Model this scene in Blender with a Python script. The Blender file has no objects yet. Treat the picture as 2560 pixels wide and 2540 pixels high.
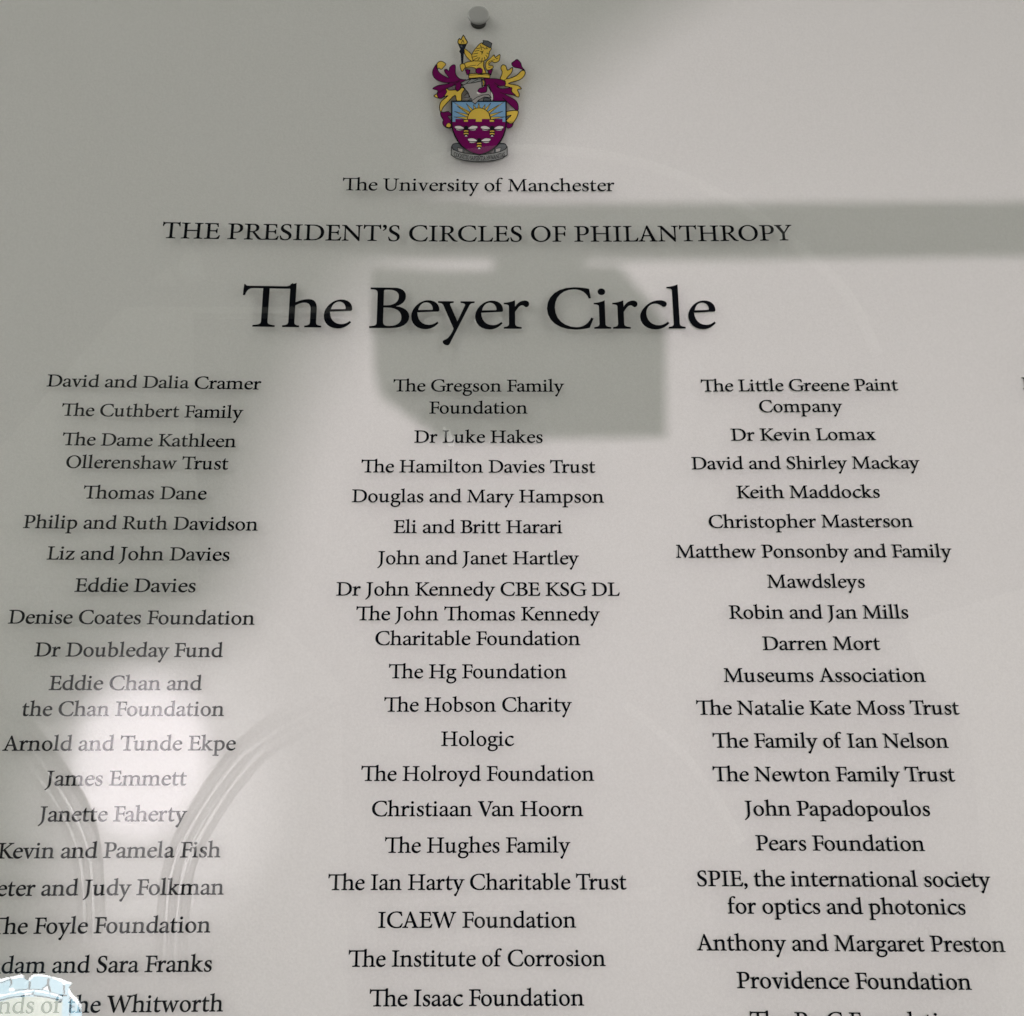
import bpy, bmesh, math, random
import numpy as np
from mathutils import Vector, Matrix
from mathutils.geometry import delaunay_2d_cdt

# ===================== camera, light, exposure =================================
# Sign plane: one unit U = the distance between two columns of names (0.30 m).
# x to the right, y DOWN the sign, z into the wall; world = (x, z, H0 - y).
U, H0 = 0.30, 1.70
GAP = 0.0068                      # print to wall, metres
CAM_ROT, CAM_POS, FOC = (-0.363375, -0.03739, -0.006996), (-0.03973, 1.54558, -3.69567), 3293.08
SRC_W, SRC_H = 2560, 2540         # pixels of the photograph the measurements were taken from

def rot3(r):
    x, y, z = r
    Rx = np.array([[1, 0, 0], [0, math.cos(x), -math.sin(x)], [0, math.sin(x), math.cos(x)]])
    Ry = np.array([[math.cos(y), 0, math.sin(y)], [0, 1, 0], [-math.sin(y), 0, math.cos(y)]])
    Rz = np.array([[math.cos(z), -math.sin(z), 0], [math.sin(z), math.cos(z), 0], [0, 0, 1]])
    return Rz @ Rx @ Ry
R3 = rot3(CAM_ROT)
def W(x, y, z=0.0):               # plane units -> world metres
    return Vector((x * U, z * U, H0 - y * U))
def ray(u, v):
    return R3.T @ np.array([(u - SRC_W / 2) / FOC, (v - SRC_H / 2) / FOC, 1.0])
def at(u, v, z=0.0):              # where the sight line of a measured point meets depth z (plane units)
    d = ray(u, v); t = (z - CAM_POS[2]) / d[2]
    return CAM_POS[0] + t * d[0], CAM_POS[1] + t * d[1]
def mirrored(u, v, z):            # where the sight line reflected in the glass meets depth z < 0
    d = ray(u, v); t = (-z - CAM_POS[2]) / d[2]
    return CAM_POS[0] + t * d[0], CAM_POS[1] + t * d[1]
K = SRC_W / 1932.0                # second measuring scale

sc = bpy.context.scene
C = sc.collection
cam_d = bpy.data.cameras.new('camera'); cam = bpy.data.objects.new('camera', cam_d); C.objects.link(cam)
cam_d.sensor_fit = 'HORIZONTAL'; cam_d.sensor_width = 36; cam_d.lens = FOC / SRC_W * 36
cam_d.clip_start = 0.02; cam_d.clip_end = 100
def axis(v): return Vector((v[0], v[2], -v[1]))
rx, up, bk = axis(R3[0]), -axis(R3[1]), -axis(R3[2])
M4 = Matrix(((rx.x, up.x, bk.x), (rx.y, up.y, bk.y), (rx.z, up.z, bk.z))).to_4x4()
M4.translation = W(*CAM_POS); cam.matrix_world = M4
sc.camera = cam

world = bpy.data.worlds.new('World'); sc.world = world; world.use_nodes = True
nt = world.node_tree; nt.nodes.clear()
wo = nt.nodes.new('ShaderNodeOutputWorld'); bg = nt.nodes.new('ShaderNodeBackground')
tc = nt.nodes.new('ShaderNodeTexCoord'); sep = nt.nodes.new('ShaderNodeSeparateXYZ')
rp = nt.nodes.new('ShaderNodeValToRGB'); mp = nt.nodes.new('ShaderNodeMapRange')
mp.inputs['From Min'].default_value = -1; mp.inputs['From Max'].default_value = 1
nt.links.new(tc.outputs['Generated'], sep.inputs[0]); nt.links.new(sep.outputs['Z'], mp.inputs[0])
nt.links.new(mp.outputs[0], rp.inputs[0]); nt.links.new(rp.outputs[0], bg.inputs[0]); nt.links.new(bg.outputs[0], wo.inputs[0])
rp.color_ramp.elements[0].position = 0.20; rp.color_ramp.elements[0].color = (0.20, 0.199, 0.18, 1)
rp.color_ramp.elements[1].position = 0.85; rp.color_ramp.elements[1].color = (0.78, 0.775, 0.70, 1)
bg.inputs[1].default_value = AMBIENT = 1.72

LAMP = (0.05, 1.9, -6.0)          # the small lamp low behind the viewer (plane units)
def spot(name, p, aim, power, colour, size, radius, blend):
    d = bpy.data.lights.new(name, 'SPOT'); o = bpy.data.objects.new(name, d); C.objects.link(o)
    d.energy = power; d.color = colour; d.spot_size = math.radians(size); d.shadow_soft_size = radius; d.spot_blend = blend
    o.location = W(*p); o.rotation_euler = (W(*aim) - W(*p)).to_track_quat('-Z', 'Y').to_euler()
    return o
spot('lamp', LAMP, (0.8, -0.95, 0), 55.0, (1.0, 0.875, 0.93), 84, 0.004, 1.0)
def soft_light(name, loc, aim, w, h, power, colour):
    d = bpy.data.lights.new(name, 'AREA'); o = bpy.data.objects.new(name, d); C.objects.link(o)
    d.shape = 'RECTANGLE'; d.size = w; d.size_y = h; d.energy = power; d.color = colour
    o.location = loc; o.rotation_euler = (Vector(aim) - Vector(loc)).to_track_quat('-Z', 'Y').to_euler()
    return o
GREY = (0.99, 1.0, 0.90)
soft_light('left_fill', (-5.2, -4.4, 3.6), (-0.2, 0, 1.75), 5.4, 4.6, 20.0, GREY)        # added area fills, unseen, giving soft ambient from both sides
soft_light('right_fill', (5.4, -4.2, 3.6), (0.2, 0, 1.75), 5.4, 4.6, 20.0, GREY)
BACK = -16.0                      # the far wall of the hall, seen only as a reflection
gx, gy = mirrored(266 * K, 1425 * K, BACK); hx, hy = mirrored(290 * K, 1500 * K, BACK)
spot('uplight', (gx + 0.6, 3.6, -8.0), (gx, gy, BACK), 12500.0, (1.0, 0.92, 0.97), 14.0, 0.03, 1.0)
spot('uplight_wide', (hx + 1.0, 3.8, -8.0), (hx, hy, BACK), 3400.0, (1.0, 0.95, 0.96), 28, 0.03, 1.0)

vs = sc.view_settings
vs.view_transform = 'Standard'; vs.look = 'None'; vs.exposure = 0; vs.gamma = 1; vs.use_curve_mapping = False
sc.cycles.max_bounces = 6; sc.cycles.diffuse_bounces = 2; sc.cycles.glossy_bounces = 3; sc.cycles.transparent_max_bounces = 16
sc.cycles.use_denoising = True
sc.cycles.caustics_reflective = False; sc.cycles.caustics_refractive = False

# ===================== materials ===============================================
def new_mat(name):
    m = bpy.data.materials.new(name); m.use_nodes = True
    return m, m.node_tree.nodes, m.node_tree.links
def paint(name, col, rough=0.6, metal=0.0, grain=0.0, scale=300.0, bump=0.0):
    m, n, l = new_mat(name); b = n['Principled BSDF']
    b.inputs['Base Color'].default_value = (*col, 1); b.inputs['Roughness'].default_value = rough; b.inputs['Metallic'].default_value = metal
    if grain or bump:
        t = n.new('ShaderNodeTexCoord'); nz = n.new('ShaderNodeTexNoise'); nz.inputs['Scale'].default_value = scale
        nz.inputs['Detail'].default_value = 3; nz.inputs['Roughness'].default_value = 0.6
        l.new(t.outputs['Object'], nz.inputs['Vector'])
        if grain:
            r = n.new('ShaderNodeMapRange'); r.inputs['From Min'].default_value = 0.25; r.inputs['From Max'].default_value = 0.75
            r.inputs['To Min'].default_value = 1 - grain; r.inputs['To Max'].default_value = 1 + grain
            l.new(nz.outputs['Fac'], r.inputs[0])
            mx = n.new('ShaderNodeVectorMath'); mx.operation = 'SCALE'; mx.inputs[0].default_value = col
            l.new(r.outputs[0], mx.inputs['Scale']); l.new(mx.outputs[0], b.inputs['Base Color'])
        if bump:
            bp = n.new('ShaderNodeBump'); bp.inputs['Strength'].default_value = bump; bp.inputs['Distance'].default_value = 0.001
            l.new(nz.outputs['Fac'], bp.inputs['Height']); l.new(bp.outputs[0], b.inputs['Normal'])
    return m
def glow(name, col, strength):
    m, n, l = new_mat(name); n.remove(n['Principled BSDF']); e = n.new('ShaderNodeEmission')
    e.inputs[0].default_value = (*col, 1); e.inputs[1].default_value = strength
    l.new(e.outputs[0], n['Material Output'].inputs[0]); return m
def acrylic(name):                # clear thin sheet: mirror part follows Fresnel, the rest passes straight through
    m, n, l = new_mat(name); n.remove(n['Principled BSDF'])
    f = n.new('ShaderNodeFresnel'); ge = n.new('ShaderNodeNewGeometry'); io = n.new('ShaderNodeMapRange')
    io.inputs['To Min'].default_value = 1.49; io.inputs['To Max'].default_value = 1 / 1.49      # same reflectance from either side of the sheet
    l.new(ge.outputs['Backfacing'], io.inputs[0]); l.new(io.outputs[0], f.inputs[0])
    g = n.new('ShaderNodeBsdfGlossy'); g.inputs['Roughness'].default_value = 0.0
    t = n.new('ShaderNodeBsdfTransparent'); t.inputs[0].default_value = (0.985, 0.99, 0.985, 1)
    k = n.new('ShaderNodeMath'); k.operation = 'MULTIPLY'; k.inputs[1].default_value = 1.7; k.use_clamp = True; l.new(f.outputs[0], k.inputs[0])   # both faces of the sheet
    x = n.new('ShaderNodeMixShader'); l.new(k.outputs[0], x.inputs[0]); l.new(t.outputs[0], x.inputs[1]); l.new(g.outputs[0], x.inputs[2])
    l.new(x.outputs[0], n['Material Output'].inputs[0]); return m
def clear(name):
    m, n, l = new_mat(name); n.remove(n['Principled BSDF']); t = n.new('ShaderNodeBsdfTransparent')
    l.new(t.outputs[0], n['Material Output'].inputs[0]); return m

M = dict(
    steel_shaded=paint('shaded_steel', (0.05, 0.05, 0.048), 0.5, 0.5),  # barrel steel darkened: shade under the cap is in its colour
    bright=paint('rib_lit', (0.34, 0.34, 0.34), 0.8),  # pale and dark ribs: light and shade of mouldings put into colour
    wall=paint('white_wall_paint', (0.80, 0.79, 0.782), 0.8, grain=0.05, scale=480, bump=0.25),
    far=paint('hall_dim', (0.012, 0.012, 0.012), 0.8), arc=paint('arc_plaster', (0.42, 0.42, 0.41), 0.8), pale=paint('pale_tone', (0.38, 0.38, 0.37), 0.8), plaster=paint('glow_plaster', (0.30, 0.30, 0.30), 0.8),  # the hall's dimness and its lighter areas are put into these colours
    rib=paint('rib_shaded', (0.06, 0.06, 0.06), 0.8), recess=paint('recess_shade', (0.17, 0.17, 0.17), 0.8),  # dark rib lines and recesses carry their shade in the colour
    ink=paint('black_ink', (0.0035, 0.0042, 0.0075), 0.9), glass=acrylic('clear_acrylic'), back=clear('acrylic_back'),
    metal=paint('satin_steel', (0.40, 0.40, 0.395), 0.38, 0.25, grain=0.05, scale=900),
    line=paint('crest_outline', (0.012, 0.012, 0.018), 0.9),
    gold=paint('crest_gold', (0.88, 0.60, 0.10), 0.9), maroon=paint('crest_maroon', (0.19, 0.004, 0.11), 0.9),
    blue=paint('crest_blue', (0.25, 0.46, 0.74), 0.9), grey=paint('crest_grey', (0.46, 0.43, 0.43), 0.9),
    dark=paint('crest_dark_grey', (0.13, 0.14, 0.155), 0.9), band=paint('crest_band_grey', (0.33, 0.335, 0.335), 0.9),
    white=paint('crest_white', (0.92, 0.86, 0.86), 0.9), navy=paint('crest_navy', (0.014, 0.018, 0.034), 0.9),
)
M['metal'].node_tree.nodes['Principled BSDF'].inputs['Specular IOR Level'].default_value = 0.12
for k in ('ink', 'line', 'gold', 'maroon', 'blue', 'grey', 'dark', 'band', 'white', 'navy'):
    M[k].node_tree.nodes['Principled BSDF'].inputs['Specular IOR Level'].default_value = 0.0

# ===================== helpers =================================================
def mesh_obj(name, verts, faces, mat, parent=None, smooth=False):
    me = bpy.data.meshes.new(name); me.from_pydata([tuple(v) for v in verts], [], faces); me.update()
    me.materials.append(mat)
    if smooth:
        for p in me.polygons: p.use_smooth = True
    o = bpy.data.objects.new(name, me); C.objects.link(o)
    if parent: o.parent = parent
    return o
def structure(o): o['kind'] = 'structure'; return o
def thing(name, label, cat, loc=(0, 0, 0)):
    o = bpy.data.objects.new(name, None); C.objects.link(o); o.empty_display_size = 0.05; o.location = loc
    o['label'] = label; o['category'] = cat; return o
def flat(path, n=6):
    P = []; t = path.split(); i = 0; cur = None
    while i < len(t):
        c = t[i]
        if c in 'ML': cur = (float(t[i+1]), float(t[i+2])); P.append(cur); i += 3
        elif c == 'C':
            a, b, d = [(float(t[i+1+2*k]), float(t[i+2+2*k])) for k in range(3)]
            for k in range(1, n + 1):
                s = k / n; q = 1 - s
                P.append((q**3*cur[0]+3*q*q*s*a[0]+3*q*s*s*b[0]+s**3*d[0], q**3*cur[1]+3*q*q*s*a[1]+3*q*s*s*b[1]+s**3*d[1]))
            cur = d; i += 7
        else: i += 1
    Q = []
    for p in P:
        if not Q or abs(p[0]-Q[-1][0]) + abs(p[1]-Q[-1][1]) > 1e-4: Q.append(p)
    if len(Q) > 1 and abs(Q[0][0]-Q[-1][0]) + abs(Q[0][1]-Q[-1][1]) < 1e-4: Q.pop()
    return Q
def fill(loops):
    "loops: [(points, is_hole)] -> verts, tris of their union minus holes (non-zero winding)"
    L = []
    for P, hole in loops:
        a = sum(P[i][0]*P[(i+1) % len(P)][1] - P[(i+1) % len(P)][0]*P[i][1] for i in range(len(P)))
        L.append(P[::-1] if (a > 0) == hole else P)
    V = []; E = []
    for P in L:
        b = len(V); V += [Vector(p) for p in P]; E += [(b+i, b+(i+1) % len(P)) for i in range(len(P))]
    vo, eo, fo, *_ = delaunay_2d_cdt(V, E, [], 0, 1e-5)
    A = np.concatenate([np.array(P) for P in L]); B = np.concatenate([np.roll(np.array(P), -1, 0) for P in L])
    T = []
    for f in fo:
        cx = sum(vo[i].x for i in f) / 3; cy = sum(vo[i].y for i in f) / 3
        upw = (A[:, 1] <= cy) & (B[:, 1] > cy); dn = (A[:, 1] > cy) & (B[:, 1] <= cy)
        side = (B[:, 0]-A[:, 0])*(cy-A[:, 1]) - (cx-A[:, 0])*(B[:, 1]-A[:, 1])
        if int((upw & (side > 0)).sum()) - int((dn & (side < 0)).sum()) > 0: T.append(tuple(f))
    return [(v.x, v.y) for v in vo], T
def box_mesh(x0, x1, y0, y1, z0, z1):  # world metres
    v = [(x, y, z) for z in (z0, z1) for y in (y0, y1) for x in (x0, x1)]
    return v, [(0, 2, 3, 1), (4, 5, 7, 6), (0, 1, 5, 4), (2, 6, 7, 3), (0, 4, 6, 2), (1, 3, 7, 5)]
def slab(pts, z0, z1):                 # outline in plane units between two depths -> verts, faces (world)
    v2, t = fill([(pts, False)]); n = len(v2)
    V = [W(x, y, z0) for x, y in v2] + [W(x, y, z1) for x, y in v2]
    F = list(t) + [tuple(n+i for i in reversed(f)) for f in t]
    cnt = {}
    for f in t:
        for i in range(3):
            e = (f[i], f[(i+1) % 3]); cnt[e] = 1
    for a, b in list(cnt):
        if (b, a) not in cnt: F.append((b, a, n+a, n+b))
    return V, F
def smooth_loop(P, n=5):
    Q = []; m = len(P)
    for i in range(m):
        p0, p1, p2, p3 = (np.array(P[(i+k-1) % m], float) for k in range(4))
        for k in range(n):
            s = k / n
            Q.append(tuple(0.5*((2*p1)+(-p0+p2)*s+(2*p0-5*p1+4*p2-p3)*s*s+(-p0+3*p1-3*p2+p3)*s**3)))
    return Q

# ---- lettering: an old-style serif drawn by hand, 1000 units per em --------
def foot(a, b, l, r, s=22, h=78):
    "bracketed slab serif at the bottom of a stem that spans a..b"
    return (f"M {a-l} 0 L {b+r} 0 L {b+r} {s} C {b+r*.42:.0f} {s+5} {b} {s+14} {b} {h} "
            f"L {a} {h} C {a} {s+14} {a-l*.42:.0f} {s+5} {a-l} {s} Z")
def head(a, b, l, r, t=651, s=22, h=78):
    return (f"M {a-l} {t} L {b+r} {t} L {b+r} {t-s} C {b+r*.42:.0f} {t-s-5} {b} {t-s-14} {b} {t-h} "
            f"L {a} {t-h} C {a} {t-s-14} {a-l*.42:.0f} {t-s-5} {a-l} {t-s} Z")
def box(a, b, y0, y1):
    return f"M {a} {y0} L {b} {y0} L {b} {y1} L {a} {y1} Z"
def flag(a, b, y, l=74, rise=40, drop=62):
    "slanted pen-serif at the top of a lower-case stem; y is the peak"
    return (f"M {b} {y} C {a+20} {y-rise+8} {a-l*.5:.0f} {y-rise+2} {a-l} {y-rise} L {a-l} {y-rise-19} "
            f"C {a-l*.35:.0f} {y-rise-24} {a} {y-rise-26} {a} {y-rise-drop} L {b} {y-rise-drop} Z")
def oval(cx, cy, rx, ry, tilt=0, k=.565):
    import math
    c, s = math.cos(math.radians(tilt)), math.sin(math.radians(tilt))
    P = [(1,0),(1,k),(k,1),(0,1),(-k,1),(-1,k),(-1,0),(-1,-k),(-k,-1),(0,-1),(k,-1),(1,-k),(1,0)]
    Q = [(cx+rx*x*c-ry*y*s, cy+rx*x*s+ry*y*c) for x, y in P]
    o = "M %.1f %.1f" % Q[0]
    for i in range(1, 13, 3):
        o += " C " + " ".join("%.1f %.1f" % q for q in Q[i:i+3])
    return o + " Z"
def sh(p, dx, dy=0):
    out = []; ix = 0
    for t in p.split():
        if t.isalpha() or t == '-!': out.append(t); continue
        out.append("%.1f" % (float(t) + (dx if ix % 2 == 0 else dy))); ix += 1
    return " ".join(out)
N = '-'                                    # a path that starts with '-' is a counter (hole)
def arch(x0, x1):                          # n-arch from a stem ending at x0 to a stem starting at x1, 83 wide
    m = x1 - x0; r = x1 + 83
    return (f"M {x0-6} 392 C {x0+m*.28:.0f} 428 {x0+m*.55:.0f} 449 {x0+m*.84:.0f} 449 C {r-25} 449 {r} 385 {r} 285 "
            f"L {r} 60 L {x1} 60 L {x1} 285 C {x1} 362 {x0+m*.86:.0f} 397 {x0+m*.58:.0f} 397 "
            f"C {x0+m*.36:.0f} 397 {x0+m*.16:.0f} 372 {x0-6} 345 Z")
LS = "L -104 0 L -104 24 C -20 28 0 40 0 95 L 0 556 C 0 611 -20 623 -104 627 Z"
T_BAR = ("M -286 681 L -299 681 L -307 505 L -281 505 C -264 590 -230 621 -160 621 L 160 621 C 230 621 264 590 281 505 "
         "L 307 505 L 299 681 L 286 681 C 278 660 262 654 235 654 L -235 654 C -262 654 -278 660 -286 681 Z")
COMMA = ("M 78 -128 C 150 -98 195 -42 195 35 C 195 85 165 117 125 117 C 88 117 62 92 62 60 C 62 30 85 12 112 6 "
         "C 130 1 138 -12 130 -38 C 122 -66 96 -92 65 -108 Z")
G = {}                                     # char -> (advance, x shift, [paths])
G[' '] = (227, 0, [])
G['A'] = (690, 1, ["M 310 668 L 345 668 L 590 95 C 612 40 630 28 688 24 L 688 0 L 415 0 L 415 24 C 480 28 500 40 482 92 L 432 222 L 207 222 L 160 100 C 142 45 160 28 232 24 L 232 0 L 0 0 L 0 24 C 60 30 84 45 112 108 Z", N+"M 206 257 L 419 257 L 304 545 Z"])
G['B'] = (588, 128, ["M -104 651 L 235 651 C 340 651 404 600 404 515 C 404 430 345 375 262 352 C 385 335 458 275 458 185 C 458 70 360 0 195 0 "+LS, N+"M 86 600 C 86 612 92 618 104 620 C 120 622 140 622 155 622 C 250 622 308 585 308 510 C 308 420 240 362 130 362 L 86 362 Z", N+"M 86 332 L 135 332 C 270 332 352 275 352 170 C 352 80 280 29 180 29 C 110 29 86 45 86 110 Z"])
CP = "M 637 175 C 590 75 520 21 420 21 C 240 21 109 150 109 340 C 109 520 225 642 395 642 C 500 642 580 590 609 493 L 637 497 C 628 545 620 600 615 647 C 540 664 465 672 395 672 C 160 672 0 530 0 325 C 0 125 160 -13 400 -13 C 475 -13 545 0 606 15 L 665 163 Z"
G['C'] = (700, 34, [CP])
G['D'] = (752, 128, ["M -104 651 L 215 651 C 460 651 600 530 600 335 C 600 120 440 0 190 0 "+LS, N+"M 86 590 C 86 612 95 617 120 619 C 145 621 160 621 185 621 C 385 621 496 510 496 325 C 496 140 380 29 190 29 C 105 29 86 45 86 110 Z"])
G['E'] = (560, 128, ["M -104 651 L 370 651 C 370 600 374 555 380 505 L 353 503 C 338 600 310 619 215 619 L 140 619 C 100 619 86 615 86 590 L 86 352 L 215 352 C 300 352 310 365 320 425 L 346 425 L 346 245 L 320 245 C 310 305 300 318 215 318 L 86 318 L 86 100 C 86 45 100 30 200 30 C 330 30 370 45 418 150 L 444 143 C 432 95 418 45 405 0 "+LS])
G['F'] = (520, 128, ["M -104 651 L 362 651 C 362 600 366 555 372 500 L 345 498 C 330 600 302 619 210 619 L 140 619 C 100 619 86 615 86 590 L 86 342 L 215 342 C 300 342 310 355 320 415 L 346 415 L 346 235 L 320 235 C 310 295 300 308 215 308 L 86 308 L 86 95 C 86 40 110 28 195 24 L 195 0 "+LS])
G['G'] = (752, 34, ["M 450 300 L 740 300 L 740 278 C 690 272 672 265 672 225 L 672 40 C 600 10 510 -13 400 -13 C 160 -13 0 125 0 325 C 0 530 160 672 400 672 C 480 672 560 662 628 645 C 633 600 638 550 648 500 L 620 494 C 590 590 515 642 405 642 C 230 642 109 520 109 340 C 109 150 235 19 420 19 C 490 19 545 35 587 55 L 587 225 C 587 265 560 272 450 278 Z"])
G['H'] = (790, 126, [box(0,86,60,600), foot(0,86,103,100), head(0,86,103,100), box(452,538,60,600), foot(452,538,100,103), head(452,538,100,103), box(80,458,316,350)])
G['I'] = (347, 130, [box(0,86,60,600), foot(0,86,104,104), head(0,86,104,104)])
G['J'] = (345, 26, [head(104,190,104,100), "M 190 580 L 190 120 C 190 -15 130 -105 -22 -197 L -40 -176 C 55 -102 104 -30 104 100 L 104 580 Z"])
G['K'] = (655, 128, [box(0,86,60,600), foot(0,86,104,104), head(0,86,104,104), "M 80 330 L 372 590 C 395 612 385 624 325 627 L 325 651 L 530 651 L 530 627 C 470 622 440 605 400 570 L 188 378 L 400 115 C 450 55 500 28 570 22 L 570 0 L 420 0 C 390 0 375 10 350 42 L 120 335 L 80 300 Z"])
G['L'] = (548, 128, ["M -104 651 L 195 651 L 195 627 C 110 622 86 612 86 556 L 86 105 C 86 45 100 30 190 30 C 320 30 360 45 405 155 L 431 150 C 422 100 408 45 395 0 "+LS])
G['M'] = (920, 15, ["M 28 651 L 190 651 L 452 150 L 700 651 L 855 651 L 855 627 C 785 622 768 612 770 560 L 795 95 C 797 40 815 28 890 24 L 890 0 L 600 0 L 600 24 C 675 28 705 40 704 95 L 692 530 L 442 -5 L 425 -5 L 148 540 L 130 110 C 127 45 140 28 215 24 L 215 0 L 0 0 L 0 24 C 65 28 88 40 94 100 L 122 560 C 118 600 95 624 28 627 Z"])
G['N'] = (752, 14, ["M 0 651 L 145 651 L 588 145 L 583 555 C 582 612 560 624 490 627 L 490 651 L 722 651 L 722 627 C 650 622 632 610 630 555 L 625 -10 L 592 -10 L 132 522 L 138 100 C 140 40 165 28 235 24 L 235 0 L 5 0 L 5 24 C 70 28 92 40 94 100 L 102 555 C 98 600 65 624 0 627 Z"])
G['O'] = (760, 30, [oval(350,325,350,338), N+oval(354,327,246,306,4)])
G['P'] = (565, 128, ["M -104 651 L 205 651 C 340 651 415 585 415 470 C 415 345 320 275 195 275 C 165 275 130 276 86 276 L 86 95 C 86 40 110 28 195 24 L 195 0 "+LS, N+"M 86 590 C 86 615 110 622 165 622 C 260 622 318 565 318 460 C 318 360 265 304 170 304 L 86 304 Z"])
G['R'] = (640, 128, ["M -104 651 L 205 651 C 330 651 402 595 402 495 C 402 400 330 335 215 318 L 180 310 L 86 310 L 86 95 C 86 40 110 28 195 24 L 195 0 "+LS, "M 160 330 L 248 325 L 415 105 C 450 58 485 30 545 16 L 540 -5 C 455 -10 395 0 352 58 L 150 335 Z", N+"M 86 590 C 86 615 110 622 165 622 C 255 622 306 575 306 488 C 306 395 255 339 165 339 L 86 339 Z"])
G['S'] = (482, 40, ["M 362 488 C 345 585 300 632 225 632 C 155 632 108 590 108 528 C 108 470 140 440 235 385 C 350 318 405 270 405 178 C 405 65 315 -13 190 -13 C 130 -13 75 0 32 22 C 20 65 8 115 0 165 L 27 172 C 50 75 110 20 195 20 C 272 20 320 62 320 130 C 320 200 280 235 185 288 C 75 350 25 395 25 485 C 25 590 110 664 235 664 C 290 664 330 655 372 640 C 376 590 380 540 388 493 Z"])
G['T'] = (642, 321, [box(-43,43,60,640), foot(-43,43,115,115), T_BAR])
G['U'] = (740, 10, ["M 0 651 L 290 651 L 290 627 C 210 622 190 612 190 556 L 190 250 C 190 105 250 32 370 32 C 500 32 565 110 567 260 L 570 556 C 570 612 545 622 480 627 L 480 651 L 722 651 L 722 627 C 650 622 618 612 616 556 L 608 250 C 605 75 510 -13 350 -13 C 190 -13 104 75 104 245 L 104 556 C 104 612 80 622 0 627 Z"])
G['V'] = (672, 2, ["M 0 651 L 262 651 L 262 627 C 200 622 180 612 195 565 L 370 145 L 525 550 C 545 605 520 622 440 627 L 440 651 L 665 651 L 665 627 C 610 618 590 600 565 540 L 345 -12 L 312 -12 L 88 545 C 65 605 55 618 0 627 Z"])
G['W'] = (1030, 2, ["M 0 651 L 262 651 L 262 627 C 200 622 182 612 196 565 L 342 150 L 528 662 L 566 662 L 748 150 L 880 545 C 900 605 875 622 805 627 L 805 651 L 1026 651 L 1026 627 C 970 618 945 600 922 540 L 728 -12 L 692 -12 L 510 505 L 325 -12 L 290 -12 L 88 545 C 65 605 55 618 0 627 Z"])
G['Y'] = (620, 1, ["M 0 651 L 255 651 L 255 627 C 195 622 180 610 200 570 L 338 345 L 470 565 C 495 605 480 622 415 627 L 415 651 L 620 651 L 620 627 C 560 618 540 600 505 550 L 352 300 L 352 95 C 352 40 375 28 460 24 L 460 0 L 160 0 L 160 24 C 245 28 266 40 266 95 L 266 290 L 85 565 C 58 605 50 618 0 627 Z"])
G['a'] = (439, 32, ["M 340 300 C 340 400 290 448 195 448 C 105 448 20 395 18 345 C 18 325 35 315 55 315 C 75 315 90 325 98 348 C 110 388 135 414 180 414 C 235 414 260 380 260 315 L 260 268 C 215 240 150 222 95 203 C 30 180 0 150 0 100 C 0 35 45 -11 115 -11 C 165 -11 220 20 264 52 C 268 15 285 -11 315 -11 C 350 -11 385 10 415 32 L 405 52 C 392 46 380 43 370 43 C 345 43 340 65 340 105 Z", N+"M 260 238 C 215 220 170 208 140 195 C 105 178 84 150 84 118 C 84 72 112 44 152 44 C 190 44 230 62 260 82 Z"])
G['b'] = (518, 0, [flag(70,152,715,78), "M 70 660 L 152 660 L 152 400 L 152 20 L 70 18 Z", "M 70 18 C 125 -4 185 -11 235 -11 C 385 -11 478 90 478 232 C 478 360 400 448 290 448 C 235 448 190 425 148 392 L 148 20 Z", N+"M 152 345 C 180 375 215 393 255 393 C 340 393 390 325 390 215 C 390 95 335 26 245 26 C 205 26 170 40 152 72 Z"])
G['c'] = (432, 34, ["M 398 107 C 352 68 312 49 262 49 C 160 49 87 130 87 243 C 87 340 145 406 225 406 C 268 406 296 388 322 366 C 334 356 346 353 360 354 C 380 356 392 382 392 402 C 392 436 350 456 290 456 C 215 456 150 425 100 375 C 40 318 0 255 0 190 C 0 70 90 -13 215 -13 C 300 -13 365 30 415 85 Z"])
G['d'] = (535, 34, [flag(345,427,715,78), "M 345 660 L 427 660 L 427 66 C 427 46 436 42 455 40 L 499 36 L 499 16 C 450 10 405 0 350 -13 L 345 60 Z", "M 350 40 C 300 5 250 -11 200 -11 C 85 -11 0 75 0 205 C 0 345 110 448 255 448 C 290 448 322 440 350 430 Z", N+"M 345 385 C 325 402 290 413 250 413 C 150 413 88 335 88 228 C 88 120 145 50 235 50 C 280 50 320 68 345 92 Z"])
G['e'] = (436, 32, ["M 81 256 L 375 272 C 390 274 397 284 397 300 C 397 390 335 450 240 450 C 190 450 140 430 98 393 C 36 340 0 265 0 195 C 0 70 80 -13 205 -13 C 275 -13 335 22 388 84 L 373 104 C 335 68 295 52 250 52 C 150 52 84 130 81 256 Z", N+"M 92 290 C 105 365 150 420 210 420 C 262 420 305 378 308 312 C 308 300 300 294 288 294 Z"])
G['f'] = (300, -2, [box(82,164,60,400), foot(82,164,72,92), box(22,292,397,437), "M 82 395 L 82 500 C 82 640 160 724 268 724 C 312 724 347 705 347 682 C 347 660 330 645 312 645 C 297 645 287 655 272 668 C 260 680 247 688 230 688 C 185 688 164 640 164 540 L 164 395 Z"])
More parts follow.
